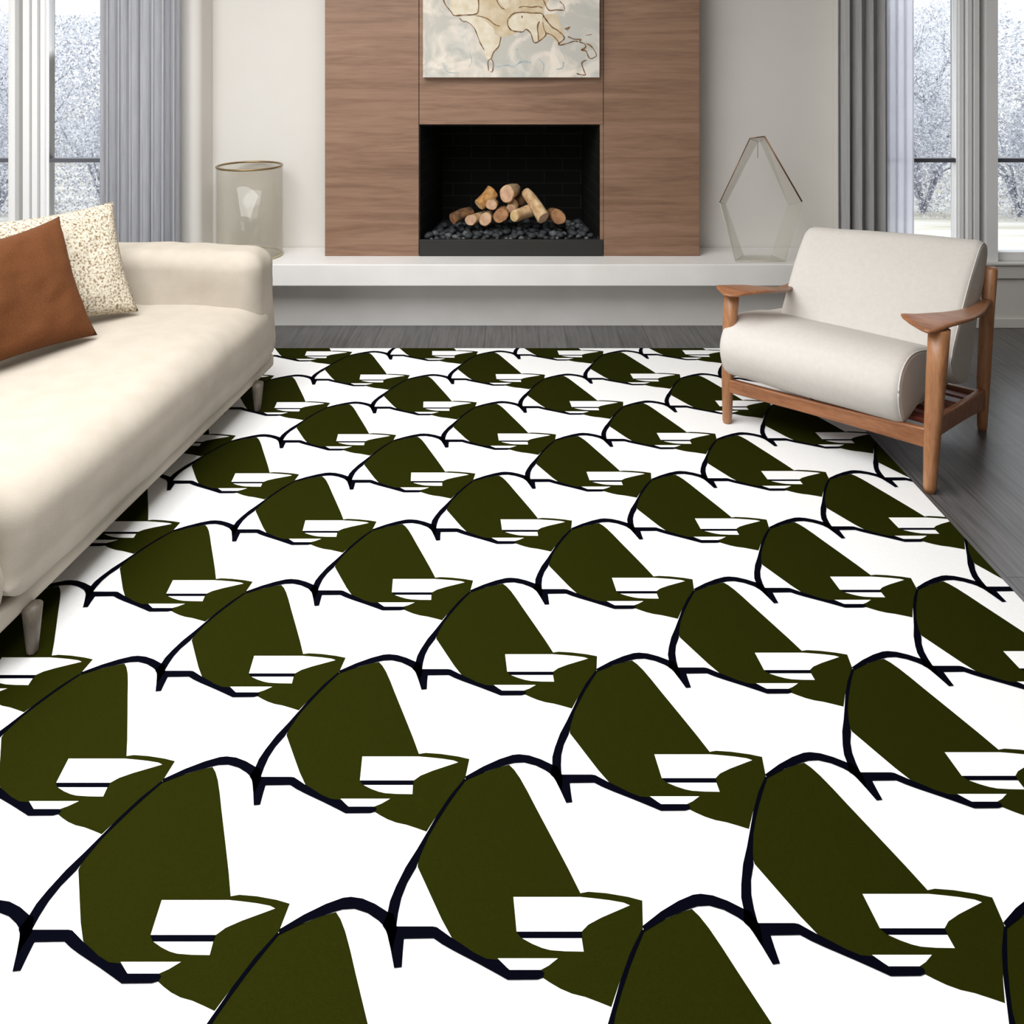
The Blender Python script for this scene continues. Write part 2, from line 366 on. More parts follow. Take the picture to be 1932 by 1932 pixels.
# logs
M_log = [noisy('log_'+n_, a, b, scale=(3, 3, 3), nscale=9, detail=6, rough=.8, bump=.5, bdist=.004) for n_, a, b in (
    ('pale', rgb(178, 140, 98), rgb(222, 192, 150)), ('honey', rgb(160, 108, 52), rgb(206, 158, 96)),
    ('brown', rgb(122, 84, 52), rgb(176, 132, 90)), ('dark', rgb(70, 50, 34), rgb(140, 98, 60)))]
M_cut = [noisy('cut_'+n_, a, b, nscale=30, rough=.8) for n_, a, b in (('pink', rgb(190, 150, 120), rgb(215, 178, 146)), ('cream', rgb(205, 175, 120), rgb(228, 200, 150)), ('brown', rgb(140, 96, 62), rgb(178, 132, 92)))]
def lz(zx, zy, Y): return at(780+zx/5.084, 220+zy/5.084, Y)
def log(a, b, ra, rb, km, kc, label, sd):
    a = Vector(a); b = Vector(b); t = (b-a).normalized(); u = t.cross(Vector((0, 0, 1)))
    if u.length < .2: u = t.cross(Vector((0, 1, 0)))
    u.normalize(); v = t.cross(u); n = 22; secs = []; L = (b-a).length
    ks = [0, .03, .08]+[.08+.84*i/9 for i in range(1, 10)]+[.97, 1]
    for q in ks:
        s_ = []
        for j in range(n):
            an = 2*PI*j/n; r = ra+(rb-ra)*q; r *= 1+.10*math.sin(2*an+sd)+.09*noise.noise(Vector((math.cos(an)*1.3+sd, math.sin(an)*1.3, q*2.5)))+.05*noise.noise(Vector((math.cos(an)*4+sd, math.sin(an)*4, q*6)))
            if q in (0, 1): r *= .88
            s_.append(a+t*L*q+u*r*math.cos(an)+v*r*math.sin(an)+Vector((0, 0, .008*math.sin(PI*q)*math.sin(sd*3))))
        secs.append(s_)
    mb = MB()
    c0 = (a+b)/2
    secs = [[p-c0 for p in s_] for s_ in secs]
    mb.loft(secs, 0, True, 1)
    o = mb.obj('firewood_log', [M_log[km], M_cut[kc]], smooth=True, merge=False); o.location = c0
    return tag(o, label, 'log', 'short logs heaped in the firebox')
px = 1/F*4.75/5.084
LG = [
 ((375, 985, 4.72), (560, 905, 4.80), 52, 40, 3, 2, 'dark-barked log lying at the far left end of the heap'),
 ((545, 995, 4.68), (690, 950, 4.86), 54, 50, 0, 0, 'pale broken log just right of the dark-barked one'),
 ((690, 985, 4.64), (720, 950, 4.80), 58, 52, 0, 0, 'pale round log end facing out in the lower left of the heap'),
 ((625, 850, 4.72), (765, 715, 4.78), 50, 60, 1, 1, 'honey-coloured log tilted up on the left of the heap'),
 ((748, 850, 4.67), (770, 825, 4.78), 48, 42, 0, 0, 'small pale stub tucked under the tilted honey-coloured log'),
 ((835, 955, 4.65), (870, 915, 4.84), 66, 56, 2, 2, 'brown log end in the bottom middle of the heap'),
 ((893, 745, 4.68), (985, 700, 4.82), 76, 50, 0, 0, 'thick log with a pinkish cut end on top of the heap'),
 ((940, 890, 4.70), (958, 835, 4.76), 46, 52, 0, 0, 'small upright pale piece below the topmost thick log'),
 ((1020, 860, 4.84), (1015, 760, 4.86), 58, 52, 3, 2, 'dark brown piece at the back centre of the heap'),
 ((965, 955, 4.64), (1135, 895, 4.74), 54, 62, 0, 1, 'pale log with a cream cut end pointing left in the lower middle'),
 ((1248, 975, 4.62), (1075, 720, 4.76), 62, 46, 0, 0, 'longest pale log slanting down to the right'),
 ((1392, 965, 4.66), (1330, 940, 4.84), 68, 60, 2, 2, 'brown log end at the far right of the heap'),
]
for i, (a, b, ra, rb, km, kc, lb) in enumerate(LG):
    log(lz(*a), lz(*b), ra*px*1.06, rb*px*1.06, km, kc, lb, i*1.7+.4)

# ---------------------------------------------------------------- painting
def canvas_mat():
    m = mat('painted_ground', (1, 1, 1, 1), .7); nt = m.node_tree; L = nt.links; b = nt.nodes['Principled BSDF']
    tc = nd(m, 'ShaderNodeTexCoord')
    def nz(s, d, off):
        mp = nd(m, 'ShaderNodeMapping'); mp.inputs['Location'].default_value = off; L.new(tc.outputs['Object'], mp.inputs['Vector'])
        n = nd(m, 'ShaderNodeTexNoise'); n.inputs['Scale'].default_value = s; n.inputs['Detail'].default_value = 6; n.inputs['Distortion'].default_value = 1.2
        L.new(mp.outputs[0], n.inputs['Vector'])
        r = nd(m, 'ShaderNodeValToRGB'); r.color_ramp.elements[0].position = .42; r.color_ramp.elements[1].position = .62
        L.new(n.outputs['Fac'], r.inputs['Fac']); return r
    a = nz(7, 6, (0, 0, 0)); a.color_ramp.elements[0].color = rgb(186, 182, 172); a.color_ramp.elements[1].color = rgb(224, 214, 200)
    k = nz(5, 6, (4, 0, 2)); k.color_ramp.elements[0].color = (0, 0, 0, 1); k.color_ramp.elements[1].color = (.55, .55, .55, 1)
    # a bluish wash kept to the lower middle of the canvas
    gr = nd(m, 'ShaderNodeMapping'); gr.inputs['Location'].default_value = (-.25, 0, .62); gr.inputs['Scale'].default_value = (3.2, 0, 5.5); 
    L.new(tc.outputs['Object'], gr.inputs['Vector'])
    sp = nd(m, 'ShaderNodeTexGradient', gradient_type='SPHERICAL'); L.new(gr.outputs[0], sp.inputs[0])
    mu = nd(m, 'ShaderNodeMath', operation='MULTIPLY_ADD'); L.new(sp.outputs['Fac'], mu.inputs[0]); L.new(k.outputs[0], mu.inputs[1]); mu.inputs[2].default_value = .0
    mu2 = nd(m, 'ShaderNodeMath', operation='MULTIPLY_ADD'); L.new(k.outputs[0], mu2.inputs[0]); mu2.inputs[1].default_value = .35; L.new(mu.outputs[0], mu2.inputs[2])
    mx = nd(m, 'ShaderNodeMixRGB'); L.new(mu2.outputs[0], mx.inputs[0]); L.new(a.outputs[0], mx.inputs[1]); mx.inputs[2].default_value = rgb(150, 168, 172)
    L.new(mx.outputs[0], b.inputs['Base Color']); return m
M_canvas = canvas_mat()
M_land = noisy('ochre_wash', rgb(210, 196, 170), rgb(188, 166, 130), nscale=16, rough=.7, detail=6)
M_land2 = noisy('cream_wash', rgb(222, 214, 196), rgb(206, 192, 164), nscale=20, rough=.7)
M_line = noisy('umber_line', rgb(84, 58, 36), rgb(140, 102, 58), nscale=40, rough=.7)
M_blueline = noisy('blue_grey_stroke', rgb(128, 152, 160), rgb(176, 190, 190), nscale=40, rough=.7)
YP = YC-.045
pt = thing('painting', 'large unframed abstract canvas with brown coastline-like lines over cream and blue washes', 'painting', (X_(965, YP), YP, Z_(146, YP)))
mb = MB(); px0, px1, pz0, pz1 = X_(798, YP), X_(1131, YP), Z_(146, YP), 2.05
mb.box((px0, YP, pz0), (px1, YC-.0005, pz1), 0)
def pz(x, y): return (X_(780+x/5.084, YP), Z_(y/5.084, YP))
def stroke(pts, wd, k, lay):
    P = [Vector(pz(*p)) for p in pts]
    # light smoothing
    Q = []
    for i in range(len(P)-1):
        for t in (0, .25, .5, .75):
            a = P[max(i-1, 0)]; b = P[i]; c = P[i+1]; d = P[min(i+2, len(P)-1)]
            Q.append(.5*((2*b)+(c-a)*t+(2*a-5*b+4*c-d)*t*t+(3*b-a-3*c+d)*t**3))
    Q.append(P[-1]); L, R = [], []
    for i, q in enumerate(Q):
        t = (Q[min(i+1, len(Q)-1)]-Q[max(i-1, 0)]); t.normalize(); n_ = Vector((-t.y, t.x))
        wv = wd*(.55+.6*abs(noise.noise(Vector((q.x*30, q.y*30, 0))))*2)*(.4 if i in (0, len(Q)-1) else 1)
        L.append(q+n_*wv); R.append(q-n_*wv)
    y = YP-.0004*lay
    vs = [(q.x, y, q.y) for q in L]+[(q.x, y, q.y) for q in R]; n = len(L)
    mb.add(vs, [(i, i+1, n+i+1, n+i) for i in range(n-1)], k)
def patch(pts, k, lay):
    y = YP-.0004*lay; mb.add([(pz(*p)[0], y, pz(*p)[1]) for p in pts], [tuple(range(len(pts)))], k)
patch([(630,-560),(1250,-560),(1330,-40),(1260,60),(1250,140),(1380,130),(1440,330),(1400,430),(1330,360),(1270,330),(1210,400),(1170,405),(1120,310),(1080,280),(1000,310),(900,350),(830,360),(790,320),(770,270),(640,160),(600,140),(620,60)], 1, 1)
patch([(350,100),(400,150),(600,140),(625,60),(620,-120),(350,-100)], 2, 2)
patch([(450,170),(520,210),(600,290),(640,420),(700,560),(740,590),(760,500),(820,440),(830,360),(780,330),(770,270),(640,160),(560,150)], 2, 1)
patch([(940,290),(1050,300),(1090,280),(1140,330),(1170,400),(1195,390),(1190,260),(1230,210),(1240,130),(1050,115),(960,150),(910,210),(910,250)], 2, 2)
patch([(815,0),(880,90),(920,60),(900,-60),(820,-60)], 2, 2)
LN = [([(285,-10),(310,50),(360,110),(390,148),(470,145),(600,135),(625,80),(620,-60)], .0032),
 ([(440,170),(470,205),(520,212),(580,265),(610,330),(640,410),(680,480)], .0022),
 ([(600,150),(700,175),(780,235),(830,250)], .0022), ([(840,350),(820,440),(770,500),(745,560),(715,590),(722,680)], .0030),
 ([(745,565),(765,600),(760,680),(740,688)], .0028),
 ([(905,180),(905,240),(940,290),(1000,303),(1050,305),(1080,280),(1125,320),(1150,400),(1180,408),(1200,385),(1190,260),(1210,205)], .0028),
 ([(910,180),(960,130),(1040,118),(1130,125),(1230,130),(1250,170)], .0034), ([(1010,75),(1060,60),(1130,70),(1200,62),(1240,80)], .0026),
 ([(1240,-20),(1260,30),(1300,98),(1370,95),(1450,100)], .0034), ([(1240,140),(1280,200),(1330,260),(1380,290),(1440,345),(1440,380),(1390,420)], .003),
 ([(1200,400),(1260,350),(1280,320),(1340,345),(1390,400),(1400,432),(1480,415),(1540,395),(1580,400)], .0026),
 ([(1480,350),(1540,375),(1610,380),(1590,400),(1640,420),(1650,455),(1610,480),(1655,490),(1690,560),(1750,540),(1745,500),(1700,440),(1650,415)], .0026),
 ([(1450,280),(1500,260),(1470,290)], .003), ([(1660,575),(1615,605),(1640,690),(1650,718),(1600,715),(1565,703)], .0024),
 ([(1240,210),(1250,270),(1275,325)], .0024), ([(880,90),(840,70),(800,0),(810,-80)], .0022), ([(1400,10),(1440,50),(1450,90)], .002),
 ([(1650,340),(1715,328)], .0018), ([(1040,150),(1045,175)], .004)]
for p, wd in LN: stroke(p, wd*1.25, 3, 3)
for p, wd in [([(800,640),(900,625),(960,640),(1040,590),(1130,600)], .004), ([(1200,560),(1250,620),(1240,700)], .003), ([(280,600),(330,690),(440,700)], .0025), ([(1370,665),(1430,650),(1440,590)], .003), ([(540,500),(560,590),(530,640)], .002), ([(980,470),(1010,480)], .004)]: stroke(p, wd, 4, 2)
bmv = mb
rel(bmv, pt)
cv = bmv.obj('canvas', [M_canvas, M_land, M_land2, M_line, M_blueline], pt, merge=False)
bm = bmesh.new(); bm.from_mesh(cv.data)
zmax = pz1-pt.location.z
bmesh.ops.bisect_plane(bm, geom=bm.verts[:]+bm.edges[:]+bm.faces[:], plane_co=(0, 0, zmax), plane_no=(0, 0, 1), clear_outer=True)
bm.to_mesh(cv.data); bm.free()

# ---------------------------------------------------------------- rug
RZ = .008
K = 3.22
def rp(zx, zy, ox=700, oy=1400, k=K): return fl(ox+zx/k, oy+zy/k, RZ)
green = [(575,225),(640,200),(700,182),(780,155),(840,140),(870,170),(905,220),(950,300),(1000,397),(1100,585),(1200,775),(1272,920),(1320,911),(1430,920),(1560,942),(1648,965),(1652,1135),(1640,1165),(1600,1250),(1560,1350),(1510,1460),(1460,1612),(1380,1580),(1300,1550),(1220,1530),(1150,1500),(1090,1465),(1045,1435),(1010,1420),(830,1400),(700,1330),(620,1285),(560,1245),(490,1190),(430,1080),(370,950),(320,840),(283,760),(290,690),(320,620),(350,560),(400,470),(450,390),(520,290)]
whites = [[(865,945),(1270,945),(1360,954),(1450,965),(1535,980),(1572,996),(1500,1027),(1400,1070),(1320,1113),(1278,1157),(885,1157)],
 [(918,1196),(1280,1196),(1292,1277),(1180,1275),(1090,1268),(1040,1255),(980,1230)],
 [(770,1318),(1135,1318),(1080,1362),(1028,1390),(842,1390)]]
blacks = [[(883,1157),(1280,1157),(1281,1196),(915,1196)],
 # V stroke: spine, spike, foot bar
 [(565,228),(480,330),(400,450),(345,545),(280,655),(210,765),(150,885),(115,970),(98,1053),(70,1120),(90,1150),(100,1180),(120,1270),(140,1378),(187,1372),(193,1280),(200,1200),(380,1197),(430,1232),(500,1272),(650,1350),(770,1416),(830,1450),(1012,1448),(1045,1436),(1052,1405),(1028,1390),(842,1390),(775,1330),(700,1322),(620,1282),(560,1240),(486,1192),(435,1155),(400,1130),(375,1125),(153,1125),(165,1040),(185,950),(220,860),(275,765),(300,690),(350,575),(400,490),(460,395),(520,310),(578,232)],
 # arch of the right-hand V
 [(572,214),(680,153),(780,108),(860,82),(900,78),(960,85),(1030,108),(1102,142),(1130,150),(1165,210),(1160,300),(1150,290),(1105,207),(1060,176),(1000,146),(930,128),(870,131),(830,141),(700,182),(575,237)]]
A_ = Vector((.618, .0054)); B_ = Vector((.2993, .3017))
def smooth_poly(pts): return [Vector((p.x, p.y)) for p in (rp(*q) for q in pts)]
# scale the lattice for the pile height
mb = MB(); W = 1.383; Y0, Y1 = .55, 4.225*(EYE-RZ)/EYE
s_ = (EYE-RZ)/EYE; A_ *= s_; B_ *= s_; W *= s_
layers = [(smooth_poly(green), 1, .0006)]+[(smooth_poly(w_), 0, .0011) for w_ in whites]+[(smooth_poly(b_), 2, .0016) for b_ in blacks]
for i in range(-6, 7):
    for j in range(-5, 14):
        o = A_*i+B_*j-A_*(j//2)
        for poly, k, dz in layers:
            xs = [p.x+o.x for p in poly]; ys = [p.y+o.y for p in poly]
            if max(xs) < -W or min(xs) > W or max(ys) < Y0 or min(ys) > Y1: continue
            mb.add([(x, y, RZ+dz) for x, y in zip(xs, ys)], [tuple(range(len(poly)))], k)
rug = mb.obj('rug', [M_rugwhite, M_green, M_ink], merge=False)
bm = bmesh.new(); bm.from_mesh(rug.data)
for cc, nn in (((-W, 0, 0), (-1, 0, 0)), ((W, 0, 0), (1, 0, 0)), ((0, Y0, 0), (0, -1, 0)), ((0, Y1, 0), (0, 1, 0))):
    bmesh.ops.bisect_plane(bm, geom=bm.verts[:]+bm.edges[:]+bm.faces[:], plane_co=cc, plane_no=nn, clear_outer=True)
for f in bm.faces:
    if f.normal.z < 0: f.normal_flip()
r_ = bmesh.ops.create_cube(bm, size=1)
for v in r_['verts']: v.co = Vector((v.co.x*2*W, Y0+(v.co.y+.5)*(Y1-Y0), (v.co.z+.5)*RZ+.0002))
bm.to_mesh(rug.data); bm.free()
tag(rug, 'large white rug with an overlapping olive green and black wing-like pattern', 'rug')

# ---------------------------------------------------------------- sofa
SR = math.atan2(.1, .995); SX = -1.010
sofa = thing('sofa', 'low cream linen sofa on short legs at the left, two cushions on it', 'sofa', (SX, 3.70, 0), 0)
sofa.rotation_euler = (0, 0, -SR)   # local +x = towards the room, local -y = towards the camera
def wr(q, amp, s, seed=0): return amp*noise.noise(Vector((q.x*s+seed, q.y*s, q.z*s)))
def sofa_part(name, hx, hy, hz, r, c, bulge=0, wrk=.004, seed=0, fn=None):
    def df(q):
        p = q.copy()
        nx, ny, nz = q.x/hx, q.y/hy, q.z/hz
        if bulge:
            p.x += bulge*math.copysign(1, nx)*(1-ny*ny*.6)*(1-nz*nz) if abs(nx) > .8 else 0
        n_ = Vector((nx**5, ny**9, nz**5)); 
        if n_.length > 1e-6: n_.normalize()
        wv = wr(q, wrk, 5, seed)+wr(q, wrk*.5, 13, seed+7)
        p += n_*wv
        if fn: p = fn(p, nx, ny, nz)
        return p
    return rbox(hx, hy, hz, r, df, nc=7, ni=26, c=c).obj(name, M_sofa, sofa, smooth=True)
# base band
MB().box((-1.16, -1.92, .113), (-.022, -.012, .172)).obj('base', M_sofa, sofa, bevel=.016, seg=4)
# seat: full length, under the far arm
def seatfn(p, nx, ny, nz):
    if nz < 0:
        t = min(1, -nz*1.5)**1.5*.9
        if nx > .7: p.x += (.475-p.x)*t*min(1, (nx-.7)/.1)
        if ny > .85: p.y += (.835-p.y)*t*.4*min(1, (ny-.85)/.05)
    p.z -= .020*max(0, nx)**4*max(0, nz)**2
    return p
sofa_part('seat_cushion', .475, .835, .134, .095, (-.478, -.89, .303), bulge=.012, wrk=.006, fn=seatfn)
# arms
def armfn(p, nx, ny, nz):
    if nz < 0:
        t = min(1, -nz*1.5)**1.5*.7
        if nx > .75: p.x += (.56-p.x)*t*min(1, (nx-.75)/.1)
        if ny > .2: p.y += (.118-p.y)*t*min(1, (ny-.2)/.2)
    p.z -= .014*max(0, (nx-.5)/.5)**2*max(0, nz)**2
    return p
sofa_part('armrest', .56, .118, .242, .078, (-.572, -.122, .411), wrk=.009, seed=3, fn=armfn)
sofa_part('armrest', .56, .115, .235, .088, (-.565, -1.825, .405), wrk=.008, seed=5, fn=armfn)
sofa_part('backrest', .12, .95, .21, .08, (-1.09, -.97, .39), wrk=.006, seed=9)
M_sleg = wood('grey_brown_leg', rgb(84, 76, 66), rgb(110, 100, 88), (8, 8, 2), 4, .5)
def cone_leg(parent, x, y, z0, z1, r0, r1, m, lean=(0, 0), name='leg'):
    n = 18; secs = []
    for q in (0, .03, .3, .6, 1):
        r = (r0+(r1-r0)*q)*(.86 if q == 0 else 1)
        secs.append([(x+lean[0]*(1-q)+r*math.cos(2*PI*j/n), y+lean[1]*(1-q)+r*math.sin(2*PI*j/n), z0+(z1-z0)*q) for j in range(n)])
    return MB().loft(secs).obj(name, m, parent, smooth=True)
def sl(P):  # world floor point -> sofa local
    d = Vector((P.x-SX, P.y-3.70)); c, s = math.cos(SR), math.sin(SR)
    return (d.x*c-d.y*s, d.x*s+d.y*c)
for (a, b) in (sl(fl(486, 776, RZ)), sl(fl(61, 1232, RZ))):
    cone_leg(sofa, a, b, RZ+.002, .125, .013, .024, M_sleg, (0, 0))
for (a, b) in ((-1.08, -.16), (-1.08, -1.74)): cone_leg(sofa, a, b, .001, .125, .013, .024, M_sleg)

# cushions on the sofa
def pillow(name, size, T, m, corners, label, wv=.006, seed=1, pinch=.10, n=36):
    """corners: world positions of bl, br, tr, tl of the pillow square"""
    bl, br, tr, tl = [Vector(c) for c in corners]; nrm = (br-bl).cross(tl-bl).normalized()
    mb = MB()
    base = (bl+br)/2
    def P(u, v, sg):
        a, b = 2*u-1, 2*v-1
        th = max(0, (1-a**4)*(1-b**4))**.55*(1-.15*(a*a+b*b)/2)
        # sides bow inwards between the pinched corners
        uu = .5+.5*a*(1-pinch*(1-b*b)*abs(a)**2); vv = .5+.5*b*(1-pinch*(1-a*a)*abs(b)**2)
        p = bl*(1-uu)*(1-vv)+br*uu*(1-vv)+tr*uu*vv+tl*(1-uu)*vv
        return p+nrm*sg*T*th*(1+.25*noise.noise(Vector((u*3+seed, v*3, sg))))+nrm*wv*noise.noise(Vector((u*9, v*9, seed+sg)))*min(1, th*2)
    for sg in (1, -1):
        vs = [P(i/n, j/n, sg)-base for i in range(n+1) for j in range(n+1)]
        mb.add(vs, [(i*(n+1)+j, (i+1)*(n+1)+j, (i+1)*(n+1)+j+1, i*(n+1)+j+1) for i in range(n) for j in range(n)])
    o = mb.obj(name, m, smooth=True); o.location = base
    return tag(o, label, 'cushion', 'scatter cushions on the sofa')
zs = .452
pillow('cushion', .5, .075, M_boucle, [(-1.93, 3.02, zs), fl(262, 588, zs+.004), at(214, 380, 3.50), at(-60, 425, 3.08)],
       'cream boucle cushion flecked with brown, leaning at the back of the sofa', seed=2, pinch=.07)
pillow('cushion', .46, .07, M_tan, [(-1.79, 2.56, zs), fl(184, 632, zs+.004), at(112, 408, 3.24), at(-130, 478, 2.66)],
       'plain tan brown cushion in front of the flecked boucle one', seed=6, pinch=.09)

# ---------------------------------------------------------------- armchair
CA = math.atan2(-.678, .735)
cpos = (1.406-.735*.75, 2.86+.678*.75, 0)
ch = thing('armchair', 'low wooden framed armchair with thick cream cushions at the right', 'armchair', cpos, CA)
# local: x 0..0.75 left to right, y 0 (front) .. 0.635 (rear)
def rsq(cx, cy, z, hx, hy, rr=.45, n=4, rot=0):
    pts = []; r = min(hx, hy)*2*rr
    for (sx, sy, a0) in ((1, 1, 0), (-1, 1, 90), (-1, -1, 180), (1, -1, 270)):
        for k in range(n+1):
            a = math.radians(a0+90*k/n)
            pts.append((cx+sx*(hx-r)+r*math.cos(a), cy+sy*(hy-r)+r*math.sin(a), z))
    return pts
def leg(pts, name='leg', m=None):
    return MB().loft([rsq(*p) for p in pts]).obj(name, m or M_chairwood, ch, smooth=True)
ZR = RZ+.0022
# right front: foot slightly inward, wider at the top
leg([(.752, .0, .0005, .017, .017), (.753, .0, .02, .021, .021), (.76, .004, .2, .027, .025), (.770, .012, .4, .032, .030), (.778, .018, .552, .034, .032)])
leg([(.0, .0, ZR, .015, .015), (.0, .0, .02, .018, .018), (.0, .004, .2, .023, .022), (.006, .010, .4, .027, .026), (.012, .016, .530, .029, .028)])
leg([(.757, .635, .0005, .015, .015), (.757, .635, .02, .018, .018), (.762, .635, .2, .024, .022), (.77, .65, .45, .026, .024), (.780, .668, .625, .024, .021), (.781, .670, .636, .018, .016)])
leg([(-.007, .635, ZR, .015, .015), (-.007, .635, .02, .018, .018), (.005, .64, .2, .024, .022), (.03, .67, .45, .026, .024), (.05, .69, .56, .024, .021), (.05, .692, .57, .018, .016)])
def bar(a, b, hw, h0, h1, name, m):
    # a,b : centres at ends (x,y,zmid); hw half width, h0/h1 half heights
    a = Vector(a); b = Vector(b); t = (b-a); t.z = 0; t.normalize(); n_ = Vector((-t.y, t.x, 0)); secs = []
    for q in range(7):
        q /= 6; c = a.lerp(b, q); hh = h0+(h1-h0)*q-.004*math.sin(PI*q); r = .006
        s_ = []
        for sx, sz in ((-1, -1), (1, -1), (1, 1), (-1, 1)):
            for k in range(4):
                a2 = {(-1, -1): 180, (1, -1): 270, (1, 1): 0, (-1, 1): 90}[(sx, sz)]+30*k
                s_.append(c+n_*(sx*(hw-r)+r*math.cos(math.radians(a2)))+Vector((0, 0, sz*(hh-r)+r*math.sin(math.radians(a2)))))
        secs.append(s_)
    return MB().loft(secs).obj(name, m, ch, smooth=False, bevel=0)
bar((.015, .0, .160), (.74, .0, .182), .013, .026, .033, 'front_rail', M_chairwood_h)
bar((.761, .015, .216), (.76, .63, .128), .012, .034, .040, 'side_rail', M_chairwood_h)
bar((-.002, .015, .216), (-.01, .63, .128), .012, .034, .040, 'side_rail', M_chairwood_h)
bar((-.0, .625, .125), (.75, .625, .125), .012, .030, .030, 'rear_rail', M_chairwood_h)
M_slat = wood('red_brown_slat', rgb(90, 36, 24), rgb(130, 60, 42), (2, 6, 6), 5, .4)
for q in range(5):
    y = .10+.115*q; z = .205-.135*y
    MB().box((.01, y, z-.009), (.752, y+.05, z+.009)).obj('seat_slat', M_slat, ch, bevel=.003, seg=2)
# armrests: sections along y: (y, x inner, x outer, z, half thickness)
def arm(rows, name='armrest'):
    secs = []; n = 20
    # resample
    R = []
    for i in range(len(rows)-1):
        for t in (0, .25, .5, .75): R.append([a+(b-a)*t for a, b in zip(rows[i], rows[i+1])])
    R.append(list(rows[-1]))
    for (y, xa, xb, z, th) in R:
        cx, hw = (xa+xb)/2, (xb-xa)/2; s_ = []
        for j in range(n):
            a = 2*PI*j/n; c, s = math.cos(a), math.sin(a)
            xx = math.copysign(abs(c)**.8, c)*hw; zz = th*math.copysign(abs(s)**.8, s)
            if s < 0: zz *= 1.3*(1-.35*abs(c))
            dip = -.006*(1-(xx/hw)**2) if s > 0 and hw > .02 else 0
            s_.append((cx+xx, y, z+zz+dip))
        secs.append(s_)
    return MB().loft(secs).obj(name, M_chairwood_h, ch, smooth=True)
arm([(-.055, .752, .768, .556, .004), (-.035, .722, .785, .558, .010), (-.005, .685, .797, .560, .013), (.03, .652, .806, .562, .014), (.05, .642, .812, .563, .014), (.075, .675, .82, .563, .014),
     (.14, .716, .834, .561, .013), (.2, .735, .838, .554, .012), (.3, .752, .832, .541, .012), (.43, .762, .818, .524, .013), (.53, .76, .802, .514, .014), (.635, .752, .792, .510, .013)])
arm([(-.055, .010, .045, .532, .005), (-.035, -.012, .075, .535, .010), (-.01, -.045, .09, .538, .012), (.01, -.05, .105, .539, .013), (.05, -.02, .122, .538, .012),
     (.1, .008, .134, .533, .012), (.18, .052, .136, .519, .011), (.28, .072, .125, .500, .010), (.43, .05, .09, .475, .012), (.64, .015, .05, .49, .012)])
# seat cushion: profile lofted across the width
def cushion_loft(prof, xa, xb, name, rnd=.03, crown=.0, seam=True, xf=None):
    # prof: closed list (y,z) ; smooth subdivide by Catmull
    n = len(prof); P = []
    for i in range(n):
        a, b, c, d = [Vector(prof[(i+k-1) % n]) for k in range(4)]
        for t in (0, .2, .4, .6, .8):
            P.append(.5*((2*b)+(c-a)*t+(2*a-5*b+4*c-d)*t*t+(3*b-a-3*c+d)*t**3))
    cen = sum(P, Vector((0, 0)))/len(P); secs = []
    ts = [0, .1, .3, .6, 1]
    xs = [(xa+rnd*(1-math.cos(t*PI/2)), rnd*(1-math.sin(t*PI/2))) for t in ts]
    m = 16
    xs += [(xa+rnd+(xb-xa-2*rnd)*i/m, 0) for i in range(1, m)]
    xs += [(xb-rnd*(1-math.cos(t*PI/2)), rnd*(1-math.sin(t*PI/2))) for t in reversed(ts)]
    for x, ins in xs:
        q = (x-xa)/(xb-xa); cr = crown*(1-(2*q-1)**4)
        s_ = []
        for p in P:
            d = p-cen; L = d.length
            pp = cen+d*((L-ins)/L)*(1+cr)
            xx = x
            s_.append(Vector((xx, pp.x, pp.y+.0025*noise.noise(Vector((x*7, p.x*7, p.y*7))))))
            if xf: s_[-1] = xf(s_[-1])
        secs.append(s_)
    mb = MB().loft(secs, 0, False)
    for sct, rev in ((secs[0], True), (secs[-1], False)):
        c3 = sum(sct, Vector())/len(sct); c3.x += (-.012 if rev else .012)
        mid = [c3.lerp(p, .6)+Vector(((-.006 if rev else .006), 0, 0)) for p in sct]
        k = len(sct)
        mb.add(list(sct)+mid+[c3], [(j, (j+1) % k, k+(j+1) % k, k+j) for j in range(k)]+[(k+j, k+(j+1) % k, 2*k) for j in range(k)])
    return mb.obj(name, M_fabric, ch, smooth=True), P
seatp = [(.0, .205), (-.045, .265), (-.052, .335), (-.012, .395), (.08, .422), (.22, .408), (.40, .368), (.56, .34), (.60, .30), (.57, .215), (.45, .185), (.25, .205), (.10, .222)]
so, SP = cushion_loft(seatp, -.014, .672, 'seat_cushion', .028, .015)
backp = [(.30, .335), (.345, .45), (.43, .58), (.52, .67), (.565, .700), (.615, .70), (.665, .668), (.655, .60), (.60, .48), (.57, .34), (.54, .22), (.42, .235)]
def bxf(p):
    p = p.copy(); q = (p.x-.055)/.68; t = max(0, (p.z-.3)/.4); p.y += .075*q*t; p.z += .032*q*t; p.x += .025*t*max(0, q-.5)*2-.01*t*max(0, .5-q)*0
    return p
bo, BP = cushion_loft(backp, .075, .735, 'back_cushion', .026, .012, xf=bxf)
def seam(P, x, parent, ins=.004, xf=None):
    cen = sum(P, Vector((0, 0)))/len(P)
    MB().tube([(xf or (lambda q: q))(Vector((x, *(cen+(p-cen)*((p-cen).length-ins)/(p-cen).length)))) for p in P], .0028, 6, closed=True).obj('piping', M_fabric, parent, smooth=True)
seam(SP, .666, so, .010); seam(BP, .729, bo, .010, bxf)

